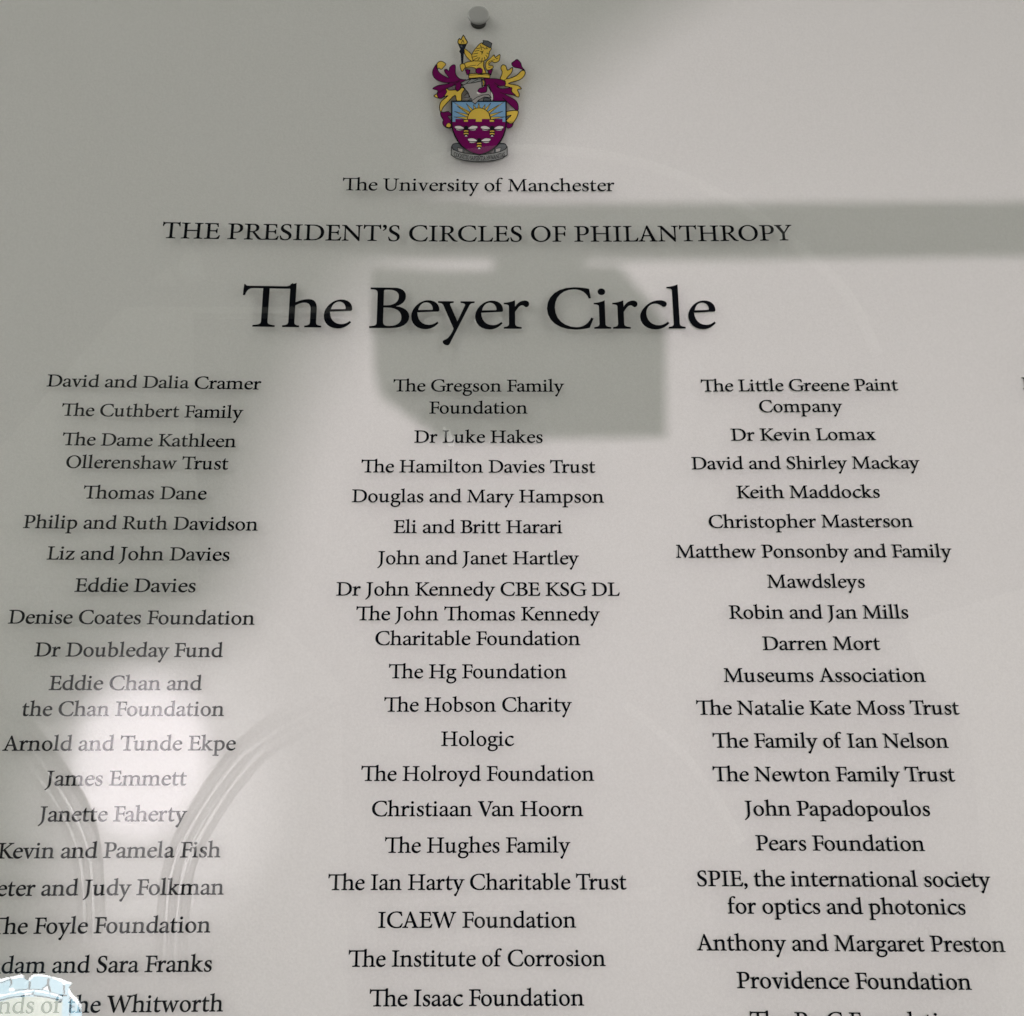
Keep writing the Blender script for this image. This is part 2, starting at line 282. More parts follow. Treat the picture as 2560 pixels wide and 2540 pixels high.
G['g'] = (482, 20, [oval(200,299,180,150), N+oval(200,300,100,118,6), "M 280 440 L 462 437 L 454 390 L 335 390 Z", "M 130 175 C 85 150 45 115 45 75 C 45 45 75 25 105 15 C 55 -10 5 -55 5 -112 C 5 -192 90 -244 205 -244 C 350 -244 462 -162 462 -60 C 462 30 395 64 300 68 C 250 70 190 67 160 72 C 135 77 122 88 122 105 C 122 125 145 145 180 155 Z", N+"M 140 8 C 180 0 240 -2 300 -6 C 360 -10 392 -28 392 -75 C 392 -145 320 -202 225 -202 C 140 -202 84 -160 84 -98 C 84 -52 108 -15 140 8 Z"])
G['h'] = (562, 0, [flag(85,166,715,78), box(85,166,60,640), foot(85,166,76,70), arch(166,391), foot(391,474,76,76)])
G['i'] = (275, 0, [flag(88,170,456), box(88,170,60,380), foot(88,170,76,80), oval(129,601,53,52)])
G['k'] = (518, 0, [flag(76,158,715,78), box(76,158,60,640), foot(76,158,72,70), "M 150 236 L 300 375 C 325 402 320 412 275 415 L 275 436 L 475 436 L 475 415 C 425 411 400 400 370 372 L 250 262 L 400 80 C 435 42 470 26 520 21 L 520 0 L 385 0 C 365 0 352 8 330 32 L 180 222 L 150 200 Z"])
G['l'] = (272, 0, [flag(86,168,717,80), box(86,168,60,640), foot(86,168,76,82)])
G['m'] = (846, 0, [flag(85,166,456), box(85,166,60,380), foot(85,166,76,70), arch(166,380), foot(380,463,70,70), arch(463,677), foot(677,760,76,76)])
G['n'] = (566, 0, [flag(85,166,456), box(85,166,60,380), foot(85,166,76,70), arch(166,391), foot(391,474,76,76)])
G['o'] = (512, 34, [oval(222,218,222,231), N+oval(222,219,134,198,8)])
G['p'] = (535, 0, [flag(85,167,456), box(85,167,-200,380), sh(foot(85,167,76,88), 0, -245), "M 160 392 C 200 428 245 448 305 448 C 415 448 498 360 498 238 C 498 95 395 -11 255 -11 C 220 -11 190 -6 160 4 Z", N+"M 167 350 C 195 376 230 392 268 392 C 355 392 410 325 410 218 C 410 105 350 30 260 30 C 220 30 185 42 167 62 Z"])
G['r'] = (372, 0, [flag(82,166,456), box(82,166,60,380), foot(82,166,74,92), sh("M 80 340 C 110 385 150 454 228 454 C 265 454 289 434 289 402 C 289 372 270 350 247 350 C 226 350 222 380 190 380 C 150 380 115 325 84 268 Z", 82)])
G['s'] = (366, 36, ["M 268 325 C 255 390 220 418 170 418 C 125 418 95 395 95 358 C 95 322 120 303 175 275 C 265 228 305 190 305 125 C 305 45 235 -11 145 -11 C 100 -11 55 0 22 15 C 15 50 7 90 0 130 L 24 135 C 45 55 95 20 150 20 C 205 20 232 50 232 90 C 232 130 205 153 150 180 C 60 225 22 258 22 325 C 22 400 90 448 180 448 C 220 448 255 440 283 430 C 286 395 290 362 295 328 Z"])
G['t'] = (330, 0, ["M 166 437 L 312 437 L 303 397 L 166 397 L 166 132 C 166 72 188 50 230 50 C 262 50 285 58 308 70 L 318 48 C 282 10 235 -11 184 -11 C 113 -11 84 28 84 98 L 84 397 L 20 397 L 16 414 L 76 442 C 100 480 118 530 150 582 L 166 586 Z"])
G['u'] = (556, 0, [flag(76,158,446,70,26,56), flag(362,444,446,70,26,56), "M 76 395 L 76 112 C 76 30 115 -11 183 -11 C 250 -11 312 20 366 72 L 366 112 C 322 74 272 50 228 50 C 180 50 158 75 158 135 L 158 395 Z", "M 362 400 L 444 400 L 444 66 C 444 46 453 42 470 40 L 514 36 L 514 16 C 465 10 420 0 367 -13 L 362 60 Z"])
G['v'] = (484, 1, ["M 0 436 L 225 436 L 225 414 C 180 411 162 403 172 375 L 265 115 L 365 372 C 377 402 360 411 310 414 L 310 436 L 482 436 L 482 414 C 440 409 425 398 408 360 L 258 -12 L 225 -12 L 75 365 C 62 400 50 410 0 414 Z"])
G['w'] = (728, 2, ["M 0 436 L 215 436 L 215 414 C 172 411 155 403 165 375 L 252 125 L 375 442 L 405 442 L 515 125 L 605 372 C 617 402 600 411 555 414 L 555 436 L 722 436 L 722 414 C 680 409 665 398 648 360 L 508 -12 L 475 -12 L 355 310 L 240 -12 L 205 -12 L 72 365 C 60 400 48 410 0 414 Z"])
G['x'] = (482, 4, ["M 8 436 L 225 436 L 225 414 C 185 411 180 403 195 378 L 250 290 L 312 372 C 332 400 325 411 285 414 L 285 436 L 455 436 L 455 414 C 405 409 385 398 355 360 L 272 256 L 385 85 C 410 45 430 28 475 22 L 475 0 L 250 0 L 250 22 C 295 25 300 35 285 60 L 222 160 L 150 62 C 130 35 138 25 178 22 L 178 0 L 0 0 L 0 22 C 45 27 65 38 100 80 L 200 200 L 100 355 C 72 398 55 410 8 414 Z"])
G['y'] = (488, -16, ["M 0 436 L 220 436 L 220 414 C 185 411 160 405 168 384 L 279 109 L 388 370 C 396 400 370 411 324 414 L 324 436 L 521 436 L 521 414 C 480 411 462 405 446 372 L 170 -243 C 162 -262 152 -268 142 -268 C 118 -268 92 -257 80 -235 C 70 -216 72 -204 86 -194 C 110 -178 135 -172 150 -152 C 185 -108 210 -60 224 -12 C 226 -4 226 0 222 10 L 78 370 C 62 405 40 411 0 414 Z"])
G['z'] = (432, 12, ["M 45 436 L 395 436 L 400 415 L 120 38 L 260 38 C 335 38 355 55 385 120 L 408 113 C 400 75 390 35 382 0 L 5 0 L 0 22 L 280 398 L 165 398 C 95 398 75 385 52 330 L 30 335 Z"])
G[','] = (228, 0, [COMMA])
G['’'] = (228, 0, [sh(COMMA, 0, 560)])
G['\x01'] = (1160, 304, [box(0,88,60,640), foot(0,88,118,105), box(388,470,60,690), foot(388,470,84,70), arch(470,696), foot(696,779,78,76),   # T-h ligature
    "M -263 681 L -277 681 L -285 505 L -258 505 C -240 590 -205 621 -140 621 L 420 619 L 420 712 L 396 692 C 380 660 350 655 310 654 L -210 654 C -238 654 -255 660 -263 681 Z",
    "M 388 690 C 420 692 445 700 470 711 L 470 600 L 388 600 Z"])
KERN = {'Tr': -82, 'Tu': -80, 'Va': -95, 'Fa': -42, 'Fo': -34, 'Fu': -20, 'Fr': -28, 'Fi': -18, 'Pa': -34, 'Po': -22, 'Pe': -24, 'PH': 0, 'Wh': -14,
        'Ke': -26, 'Ka': -10, 'Da': -14, 'y ': -10, 'ay': -10, 'ey': -6, 'ry': 8, 'LA': -10, 'AN': 0, 'PY': -8, 'Ya': -60, 'rt': 8, 'fi': 0, 'f ': 30,
        'AE': -4, 'CA': -20, 'EW': -12, 'PI': 6, 'E,': -10, 'T’': -30, '’S': -30, 'As': -8, 'Ad': -14, 'Ar': -10, 'An': -8, 'Pw': 10, 'ra': -12, 'ro': -8, 're': -10, 'rg': -8, 'rd': -4, 'av': -12, 'vi': -4, 'ev': -8, 'aw': -10, 'ew': -8, 'tw': -2, 'ow': -8}
def layout(text, track=0):
    "-> list of (glyph, x), ink width (from 0)"
    s = text.replace('Th', '\x01'); x = 0; out = []
    for i, ch in enumerate(s):
        if i: x += KERN.get(s[i-1]+ch, 0)
        out.append((ch, x)); x += G[ch][0] + track
    return out, x - track

# ===================== wall and sign panel =====================================
zw = GAP / U
wv, wf = box_mesh(-3.2, 3.4, GAP, GAP + 0.2, 0.0, 4.2)
structure(mesh_obj('wall', wv, wf, M['wall']))

sign = thing('donor_sign', 'clear acrylic donor board with black names under a coloured crest, studded to the wall',
             'sign', W(0, 0.4, 0))
def part(name, verts, faces, mat, parent=None, smooth=False):
    o = mesh_obj(name, verts, faces, mat, parent or sign, smooth)
    if o.parent == sign: o.matrix_parent_inverse = Matrix.Translation(-sign.location)
    return o
top_y = at(1196, -420)[1]
pv, pf = box_mesh(-2.35 * U, 2.35 * U, -0.0035, -0.0005, H0 - 2.6 * U, H0 - top_y * U)
panel = part('acrylic_panel', pv, pf, M['glass'])
panel.data.materials.append(M['back'])
for p in panel.data.polygons: p.material_index = 0 if p.normal.y < -0.9 else 1

# ===================== lettering ===============================================
_cache = {}
def embolden(P, hole, d):
    a = sum(P[i][0]*P[(i+1) % len(P)][1] - P[(i+1) % len(P)][0]*P[i][1] for i in range(len(P)))
    if (a > 0) == hole: P = P[::-1]
    Q = np.array(P); e = np.roll(Q, -1, 0) - Q; e /= np.hypot(e[:, 0], e[:, 1])[:, None] + 1e-9
    nrm = np.stack([e[:, 1], -e[:, 0]], 1); m = nrm + np.roll(nrm, 1, 0); m /= np.maximum((m*m).sum(1)/2, 0.5)[:, None]
    return [tuple(q) for q in Q + d * m]
WEIGHT = 0
def glyph(ch):
    if (ch, WEIGHT) not in _cache:
        adv, sx, paths = G[ch]
        loops = [(embolden([(x + sx, y) for x, y in flat(p.lstrip('-'))], p[0] == '-', WEIGHT), p[0] == '-') for p in paths]
        v, t = fill(loops) if loops else ([], [])
        used = [i for f in t for i in f]
        _cache[(ch, WEIGHT)] = (v, t, min((v[i][0] for i in used), default=0), max((v[i][0] for i in used), default=adv))
    return _cache[(ch, WEIGHT)]
def text_mesh(text, a, b, em, squeeze=1.0, sag=None, ref=None):
    """verts, faces of one line; a, b = measured left and right ends of its ink on the baseline (plane units)"""
    def run(track):
        lay, _ = layout(text, track)
        return lay, lay[0][1] + glyph(lay[0][0])[2], lay[-1][1] + glyph(lay[-1][0])[3]
    lay, i0, i1 = run(0)
    if a is None:
        s = ref; a = (b[0] - (i1 - i0) * s, b[1] + 0.0016)
    s = (b[0] - a[0]) / (i1 - i0)
    if squeeze < 1:
        n = len(lay) - 1; s *= squeeze; lay, i0, i1 = run(((b[0] - a[0]) / s - (i1 - i0)) / n)
    V = []; F = []; pos = np.poly1d(sag) if sag is not None else None
    def put(vs, ts, dx):
        o = len(V)
        for x, y in vs:
            X = a[0] + (x + dx - i0) * s
            Y = (pos(X) if pos is not None else a[1] + (b[1] - a[1]) * (X - a[0]) / (b[0] - a[0])) - y * em / 1000
            V.append(W(X, Y, 0))
        F.extend(tuple(i + o for i in f) for f in ts)
    for k, (ch, x) in enumerate(lay):
        v, t, *_ = glyph(ch); put(v, t, x)
        if k and lay[k-1][0] == 't' and ch in 'tyw':        # joined bars of tt, ty, tw
            x0 = lay[k-1][1] + 300; x1 = x + (30 if ch == 't' else 20)
            if x1 > x0: put([(x0, 398), (x1, 398), (x1, 436), (x0, 436)], [(0, 1, 2, 3)], 0)
    return V, F
LINES = [
    ('David and Dalia Cramer', [-1.3296, -0.251], [-0.6748, -0.2473]),
    ('The Cuthbert Family', [-1.2743, -0.1527], [-0.7237, -0.1494]),
    ('The Dame Kathleen', [-1.2611, -0.0551], [-0.7385, -0.0527]),
    ('Ollerenshaw Trust', [-1.2414, 0.0193], [-0.7567, 0.021]),
    ('Thomas Dane', [-1.1798, 0.1172], [-0.8146, 0.1183]),
    ('Philip and Ruth Davidson', [-1.344, 0.2118], [-0.6562, 0.2156]),
    ('Liz and John Davies', [-1.2636, 0.3093], [-0.7333, 0.3105]),
    ('Eddie Davies', [-1.1723, 0.4072], [-0.8246, 0.407]),
    ('Denise Coates Foundation', [-1.3505, 0.5032], [-0.6476, 0.5042]),
    ('Dr Doubleday Fund', [-1.2639, 0.5995], [-0.7316, 0.6003]),
    ('Eddie Chan and', [-1.2122, 0.6967], [-0.7841, 0.6961]),
    ('the Chan Foundation', [-1.2794, 0.7704], [-0.7164, 0.77]),
    ('Arnold and Tunde Ekpe', [-1.3193, 0.8677], [-0.6776, 0.8666]),
    ('James Emmett', [-1.1912, 0.9638], [-0.8056, 0.9635]),
    ('Janette Faherty', [-1.1979, 1.0606], [-0.7971, 1.0602]),
    ('Kevin and Pamela Fish', None, [-0.6985, 1.1562]),
    ('Peter and Judy Folkman', None, [-0.6829, 1.2535]),
    ('The Foyle Foundation', None, [-0.7114, 1.3502]),
    ('Adam and Sara Franks', None, [-0.7008, 1.4483]),
    ('Friends of the Whitworth', None, [-0.664, 1.5464]),
    ('The Gregson Family', [-0.2672, -0.2451], [0.2641, -0.2495]),
    ('Foundation', [-0.1546, -0.1705], [0.1486, -0.1734]),
    ('Dr Luke Hakes', [-0.1989, -0.0726], [0.1942, -0.0755]),
    ('The Hamilton Davies Trust', [-0.3571, 0.0266], [0.3536, 0.0225]),
    ('Douglas and Mary Hampson', [-0.3817, 0.1233], [0.3766, 0.1196]),
    ('Eli and Britt Harari', [-0.2544, 0.2209], [0.2488, 0.2183]),
    ('John and Janet Hartley', [-0.2998, 0.3188], [0.2966, 0.3162]),
    ('Dr John Kennedy CBE KSG DL', [-0.4165, 0.4154], [0.414, 0.4129]),
    ('The John Thomas Kennedy', [-0.3562, 0.4898], [0.3536, 0.4883]),
    ('Charitable Foundation', [-0.2987, 0.5637], [0.2937, 0.5621]),
    ('The Hg Foundation', [-0.2574, 0.6612], [0.2519, 0.6603]),
    ('The Hobson Charity', [-0.2679, 0.7575], [0.2654, 0.757]),
    ('Hologic', [-0.1053, 0.8546], [0.1004, 0.8542]),
    ('The Holroyd Foundation', [-0.3261, 0.9516], [0.323, 0.9518]),
    ('Christiaan Van Hoorn', [-0.2933, 1.0479], [0.2899, 1.0485]),
    ('The Hughes Family', [-0.2552, 1.1459], [0.2524, 1.1464]),
    ('The Ian Harty Charitable Trust', [-0.405, 1.2431], [0.4029, 1.2444]),
    ('ICAEW Foundation', [-0.2674, 1.3408], [0.2631, 1.3424]),
    ('The Institute of Corrosion', [-0.343, 1.4385], [0.3394, 1.4402]),
    ('The Isaac Foundation', [-0.2845, 1.5367], [0.2794, 1.5383]),
    ('The Little Greene Paint', [0.6934, -0.2547], [1.3178, -0.2648]),
    ('Company', [0.8713, -0.1851], [1.1339, -0.1892]),
    ('Dr Kevin Lomax', [0.7766, -0.0876], [1.2287, -0.0941]),
    ('David and Shirley Mackay', [0.6488, 0.0089], [1.3562, 0.0003]),
    ('Keith Maddocks', [0.7809, 0.1027], [1.2207, 0.0977]),
    ('Christopher Masterson', [0.6901, 0.1989], [1.3121, 0.1922]),
    ('Matthew Ponsonby and Family', [0.5858, 0.2939], [1.4194, 0.2881]),
    ('Mawdsleys', [0.853, 0.3862], [1.145, 0.385]),
    ('Robin and Jan Mills', [0.7334, 0.4817], [1.2649, 0.4789]),
    ('Darren Mort', [0.8252, 0.5757], [1.1713, 0.5743]),
    ('Museums Association', [0.705, 0.6704], [1.2937, 0.669]),
    ('The Natalie Kate Moss Trust', [0.6209, 0.7656], [1.3804, 0.7645]),
    ('The Family of Ian Nelson', [0.6625, 0.8593], [1.3364, 0.8598]),
    ('The Newton Family Trust', [0.6567, 0.9536], [1.3438, 0.9547]),
    ('John Papadopoulos', [0.7382, 1.0481], [1.2605, 1.05]),
    ('Pears Foundation', [0.7642, 1.142], [1.2345, 1.1452]),
    ('SPIE, the international society', [0.5958, 1.2363], [1.4067, 1.2416]),
    ('for optics and photonics', [0.6754, 1.3081], [1.3266, 1.3137]),
    ('Anthony and Margaret Preston', [0.5854, 1.4022], [1.4223, 1.4106]),
    ('Providence Foundation', [0.6878, 1.4978], [1.3174, 1.5056]),
    ('The University of Manchester', [-0.4525, -0.9764], [0.4466, -0.9883]),
    ('THE PRESIDENT’S CIRCLES OF PHILANTHROPY', [-1.0256, -0.7847], [1.0274, -0.8071]),
    ('The Beyer Circle', [-0.7521, -0.4666], [0.7558, -0.4784]),
]
def poly(points): return np.polyfit([p[0] for p in points], [p[1] for p in points], 2)
SAG_TITLE = poly([(-0.6908, -0.466), (-0.3333, -0.4663), (0.1101, -0.4687), (0.3975, -0.4723), (0.6327, -0.4763)])
SAG_PRES = poly([(-1.0026, -0.7847), (-0.8065, -0.7834), (-0.5945, -0.7839), (-0.3559, -0.7841), (-0.1553, -0.7851), (0.0629, -0.7879), (0.2415, -0.7904), (0.4444, -0.7938), (0.5954, -0.7977), (0.8129, -0.8023), (1.0048, -0.8068)])
SAG_UNI = poly([(-0.4276, -0.9761), (-0.2635, -0.977), (0.0001, -0.9802), (0.2649, -0.9843), (0.4245, -0.9879)])
HEAD = {'The Beyer Circle': (0.2225, 1.0, SAG_TITLE), 'THE PRESIDENT’S CIRCLES OF PHILANTHROPY': (0.0895, 0.965, SAG_PRES),
        'The University of Manchester': (0.0718, 0.985, SAG_UNI)}
def line_part(V, F): return part('text_line', V, F, M['ink'])
for text, a, b in LINES:
    WEIGHT = 12
    if text in HEAD:
        WEIGHT = 3 if 'Beyer' in text else 8
        em, q, sag = HEAD[text]; V, F = text_mesh(text, a, b, em, q, sag)
    else: V, F = text_mesh(text, a, b, 0.0614, 0.972, None, 0.0000645)
    line_part(V, F)
# the two lines cut by the frame
WEIGHT = 12
x0, y0 = at(1700 + 392 / 2.2465, 2540); yb = 1.5975
V, F = text_mesh('The PwC Foundation', (x0, yb), (x0 + 0.574, yb + 0.007), 0.0614, 0.972); line_part(V, F)
x0, y0 = at(2557.5, 972.5)
V, F = text_mesh('N', (x0, y0), (x0 + 0.0470, y0 - 0.0005), 0.0614); line_part(V, F)

# ===================== crest ====================================================
CA, CB = 5.0437, 5.0447
def crest_uv(p): return at(1040 + p[0] / CA, 60 + p[1] / CB)
LAYER = 0.00003
def crest_verts(P, layer): return [W(*crest_uv(p), -(0.0004 - 0.0004 + layer * LAYER) / U) for p in P]
class Art:                              # collects flat printed shapes of one colour each into one mesh with several inks
    def __init__(s): s.V = []; s.F = []; s.mi = []; s.mats = []
    def m(s, k):
        if k not in s.mats: s.mats.append(k)
        return s.mats.index(k)
    def shape(s, P, col, layer, holes=(), smooth=0):
        if smooth: P = smooth_loop(P, smooth)
        v, t = fill([(P, False)] + [(h, True) for h in holes]); o = len(s.V)
        s.V += crest_verts(v, layer); s.F += [tuple(i + o for i in f) for f in t]; s.mi += [s.m(col)] * len(t)
    def stroke(s, P, w, layer, closed=False, col='line', smooth=0):
        if smooth:
            if closed: P = smooth_loop(P, smooth)
            else:
                Q = smooth_loop([P[0]] + list(P) + [P[-1]], smooth); P = Q[smooth:-2*smooth] + [P[-1]]
        w *= 1.35; n = len(P); k = n if closed else n - 1; loops = []
        for i in range(k):
            a, b = np.array(P[i], float), np.array(P[(i+1) % n], float); d = b - a; L = np.hypot(*d)
            if L < 1e-3: continue
            d /= L; q = np.array([-d[1], d[0]]) * w / 2; e = d * w * 0.3
            loops.append(([tuple(a-e-q), tuple(b+e-q), tuple(b+e+q), tuple(a-e+q)], False))
        if not loops: return
        v, t = fill(loops); o = len(s.V)
        s.V += crest_verts(v, layer); s.F += [tuple(i + o for i in f) for f in t]; s.mi += [s.m(col)] * len(t)
    def inked(s, P, col, layer, w=8, smooth=0, holes=()):
        s.shape(P, col, layer, holes, smooth); s.stroke(P, w, layer + 1, True, 'line', smooth)
        for h in holes: s.stroke(h, w, layer + 1, True)
    def build(s, name, parent):
        o = mesh_obj(name, s.V, s.F, M[s.mats[0]], parent)
        for k in s.mats[1:]: o.data.materials.append(M[k])
        for p, i in zip(o.data.polygons, s.mi): p.material_index = i
        if parent == sign: o.matrix_parent_inverse = Matrix.Translation(-sign.location)
        return o
# shield (the part everything else of the crest hangs on)
low = [(450, 1235), (452, 1285), (465, 1345), (490, 1410), (525, 1475), (575, 1540), (640, 1592), (715, 1630), (800, 1652), (885, 1628), (955, 1590), (1020, 1538), (1068, 1475), (1102, 1410), (1124, 1345), (1134, 1285), (1136, 1235)]
a = Art()
a.shape([(450, 975), (1136, 975)] + low[::-1], 'maroon', 0)
a.shape([(450, 975), (1136, 975), (1136, 1240), (450, 1240)], 'blue', 1)
merlon = [(450, 1235), (497, 1235), (497, 1198), (595, 1198), (595, 1235), (655, 1235), (655, 1198), (755, 1198), (755, 1235), (830, 1235), (830, 1198), (930, 1198), (930, 1235), (995, 1235), (995, 1198), (1090, 1198), (1090, 1235), (1136, 1235)]
a.shape(merlon + low[::-1][1:-1], 'maroon', 4)
a.stroke([(450, 975), (1136, 975)] + low[::-1], 13, 6, True)
crest = a.build('coat_of_arms', sign)
def sub(art, name): return art.build(name, crest)
s = Art()
tips = [(478, 1172), (484, 1103), (470, 985), (518, 1036), (632, 1003), (722, 1016), (792, 1000), (872, 1014), (945, 995), (1046, 1020), (1108, 985), (1096, 1100), (1122, 1172)]
for k, tip in enumerate(tips):
    t = math.atan2(1205 - tip[1], tip[0] - 795); ca, sa = math.cos(t), math.sin(t); r = 138; w = 17
    b1 = (795 + r*ca - w*sa, 1205 - r*sa - w*ca); b2 = (795 + r*ca + w*sa, 1205 - r*sa + w*ca)
    m1 = tuple(0.5*(b1[i] + tip[i])+ 0 for i in (0, 1)); m2 = tuple(0.5*(b2[i] + tip[i])+ 0 for i in (0, 1))
    s.inked([b1, m1, tip, m2, b2], 'gold', 1.1 + 0.08 * k if k not in (2, 10) else 1.02 + 0.01 * k, 2 if k in (2, 10) else 4)
s.inked([(795 + 146*math.cos(math.pi*i/24), 1205 - 146*math.sin(math.pi*i/24)) for i in range(25)] + [(640, 1240), (950, 1240)][:0] + [(600, 1208), (600, 1238), (990, 1238), (990, 1208)], 'gold', 2.9, 7)
sub(s, 'sun')
for bx, by in ((632, 1325), (960, 1327), (797, 1482)):
    b = Art()
    for sg in (-1, 1):
        b.inked([(bx+sg*22, by-5), (bx+sg*70, by-38), (bx+sg*125, by-38), (bx+sg*146, by-26), (bx+sg*132, by-5), (bx+sg*85, by+2)], 'white', 8, 4, 3)
        b.inked([(bx+sg*24, by+3), (bx+sg*80, by+8), (bx+sg*126, by+2), (bx+sg*118, by+16), (bx+sg*75, by+20)], 'white', 7, 4, 3)
        b.stroke([(bx+sg*8, by-30), (bx+sg*26, by-40)], 5, 8)
    b.shape([(bx, by-42), (bx+24, by-20), (bx+20, by+12), (bx, by+20), (bx-20, by+12), (bx-24, by-20)], 'line', 9, smooth=3)
    b.shape([(bx-30, by+16), (bx+30, by+16), (bx+31, by+62), (bx+16, by+92), (bx, by+100), (bx-16, by+92), (bx-31, by+62)], 'line', 9, smooth=3)
    for yy, hw in ((24, 27), (56, 29), (86, 13)):
        b.shape([(bx-hw, by+yy), (bx-hw*.5, by+yy-6), (bx+hw*.5, by+yy-6), (bx+hw, by+yy), (bx+hw, by+yy+12), (bx+hw*.4, by+yy+8), (bx-hw*.4, by+yy+8), (bx-hw, by+yy+12)], 'gold' if yy < 80 else 'white', 10)
    sub(b, 'bee')
# ribbon with the motto
r = Art()
for q in (-1, 1):
    X = lambda x: 797 + q * (x - 797)
    r.inked([(X(452), 1545), (X(470), 1512), (X(520), 1502), (X(568), 1512), (X(604), 1570), (X(600), 1622), (X(540), 1612), (X(480), 1590)], 'dark', -6, 7, 3)
    r.inked([(X(520), 1560), (X(590), 1572), (X(588), 1618), (X(535), 1606)], 'grey', -4, 5)
r.inked([(447, 1545), (470, 1580), (530, 1608), (610, 1628), (700, 1642), (797, 1648), (894, 1642), (984, 1628), (1064, 1608), (1124, 1580), (1150, 1545), (1151, 1650), (1090, 1692), (1000, 1717), (900, 1730), (797, 1734), (694, 1730), (594, 1717), (504, 1692), (443, 1650)], 'band', -3, 8)
ribbon = sub(r, 'motto_ribbon')
mt = Art(); WEIGHT = 30
lay, tot = layout('COGNITIO SAPIENTIA HVMANITAS', 10); x_em = 640 / tot
for ch, x in lay:
    v, t, *_ = glyph(ch); o = len(mt.V)
    if not t: continue
    def bend(p):
        X = 478 + (x + p[0]) * x_em; f = (X - 797) / 330.0
        return (X, 1718 - 56 * f * f - p[1] * 0.078)
    mt.V += crest_verts([bend(p) for p in v], 0); mt.F += [tuple(i + o for i in f) for f in t]; mt.mi += [mt.m('line')] * len(t)
sub(mt, 'motto')
# helmet
h = Art()
h.inked([(560, 745), (640, 702), (700, 688), (836, 690), (850, 775), (905, 770), (945, 850), (955, 972), (640, 972), (688, 950), (655, 862), (612, 810)], 'grey', -6, 8)
h.inked([(560, 745), (620, 712), (700, 692), (830, 690), (828, 716), (720, 742), (640, 748), (600, 770)], 'band', -4, 7)
h.stroke([(700, 690), (640, 742)], 5, -2); h.stroke([(790, 690), (700, 738)], 5, -2); h.stroke([(825, 700), (832, 790)], 7, -2)
h.shape([(640, 972), (700, 930), (720, 972)], 'dark', -4); h.inked([(850, 940), (880, 920), (940, 945), (950, 975), (845, 975)], 'dark', -4, 6)
h.inked([(700, 975), (770, 925), (845, 898), (915, 893), (950, 930), (862, 922), (790, 962), (745, 1012)], 'grey', 12, 6)
sub(h, 'helmet')
# mantling
m = Art()
m.inked([(375, 812), (420, 832), (500, 828), (520, 846), (552, 825), (580, 798), (612, 822), (576, 885), (572, 972), (512, 972), (492, 898), (400, 985), (342, 1052), (312, 1112), (296, 1045), (320, 972), (402, 903), (300, 936), (226, 908), (262, 878)], 'gold', -8, 8, 3)
m.inked([(262, 508), (224, 556), (208, 610), (222, 664), (268, 706), (342, 734), (424, 744), (352, 762), (286, 772), (240, 792), (212, 816), (275, 838), (264, 882), (290, 936), (342, 924), (388, 852), (376, 818), (442, 790), (500, 764), (495, 812), (522, 842), (552, 820), (578, 764), (640, 704), (562, 694), (516, 658), (496, 608), (496, 524), (464, 514), (426, 545), (416, 592), (386, 570), (358, 578), (370, 616), (416, 680), (330, 640), (276, 584)], 'maroon', -7, 7, 3)
m.inked([(262, 508), (282, 480), (322, 468), (376, 502), (350, 542), (318, 572), (292, 556), (264, 562)], 'gold', -6, 7, 3)
m.inked([(310, 1108), (352, 1112), (410, 1102), (447, 1150), (402, 1162), (450, 1232), (456, 1290), (430, 1312), (384, 1306), (346, 1275), (336, 1235), (346, 1210), (316, 1160)], 'maroon', -8, 8, 3)
m.inked([(378, 1290), (392, 1256), (420, 1244), (444, 1276), (420, 1304)], 'gold', -6, 6, 3)
m.inked([(1062, 695), (1080, 640), (1086, 600), (1070, 555), (1090, 514), (1132, 526), (1156, 582), (1216, 545), (1206, 612), (1140, 690), (1262, 650), (1334, 585), (1374, 596), (1370, 642), (1310, 702), (1166, 748), (1282, 772), (1330, 815), (1280, 826), (1302, 880), (1290, 920), (1222, 884), (1190, 800), (1120, 782), (1126, 722)], 'gold', -8, 8, 3)
m.inked([(1206, 496), (1240, 466), (1276, 446), (1320, 490), (1336, 542), (1372, 586), (1312, 560), (1232, 542)], 'maroon', -6, 7, 3)
m.inked([(850, 690), (936, 685), (1062, 696), (1126, 732), (1112, 778), (1022, 785), (1090, 816), (1206, 800), (1202, 850), (1256, 900), (1150, 882), (1132, 892), (1242, 952), (1286, 1012), (1282, 1092), (1202, 1032), (1092, 930), (1132, 974), (976, 974), (976, 905), (942, 832), (916, 762), (896, 782), (890, 850), (832, 866), (778, 858), (800, 812), (862, 790), (872, 722)], 'maroon', -5, 7, 3)
m.inked([(1138, 1105), (1282, 1090), (1276, 1162), (1242, 1222), (1216, 1252), (1170, 1250), (1138, 1212), (1200, 1150), (1140, 1160)], 'gold', -8, 8, 3)
m.inked([(1134, 1246), (1222, 1236), (1212, 1288), (1166, 1312), (1140, 1296)], 'maroon', -9, 7, 3)
m.inked([(832, 700), (862, 720), (858, 770), (836, 790), (848, 748)], 'gold', -3, 5)
m.shape([(770, 850), (800, 868), (820, 872), (790, 888), (762, 872)], 'white', -3); m.shape([(945, 850), (968, 890), (970, 950), (952, 965)], 'white', -2)
for P in ([(420, 740), (500, 730), (560, 700)], [(470, 760), (550, 720)], [(1140, 690), (1100, 720)], [(1060, 790), (990, 740)], [(1130, 890), (1060, 860)], [(610, 905), (650, 870), (668, 920), (610, 928)]):
    m.stroke(P, 5, -2, smooth=3)
sub(m, 'mantling')
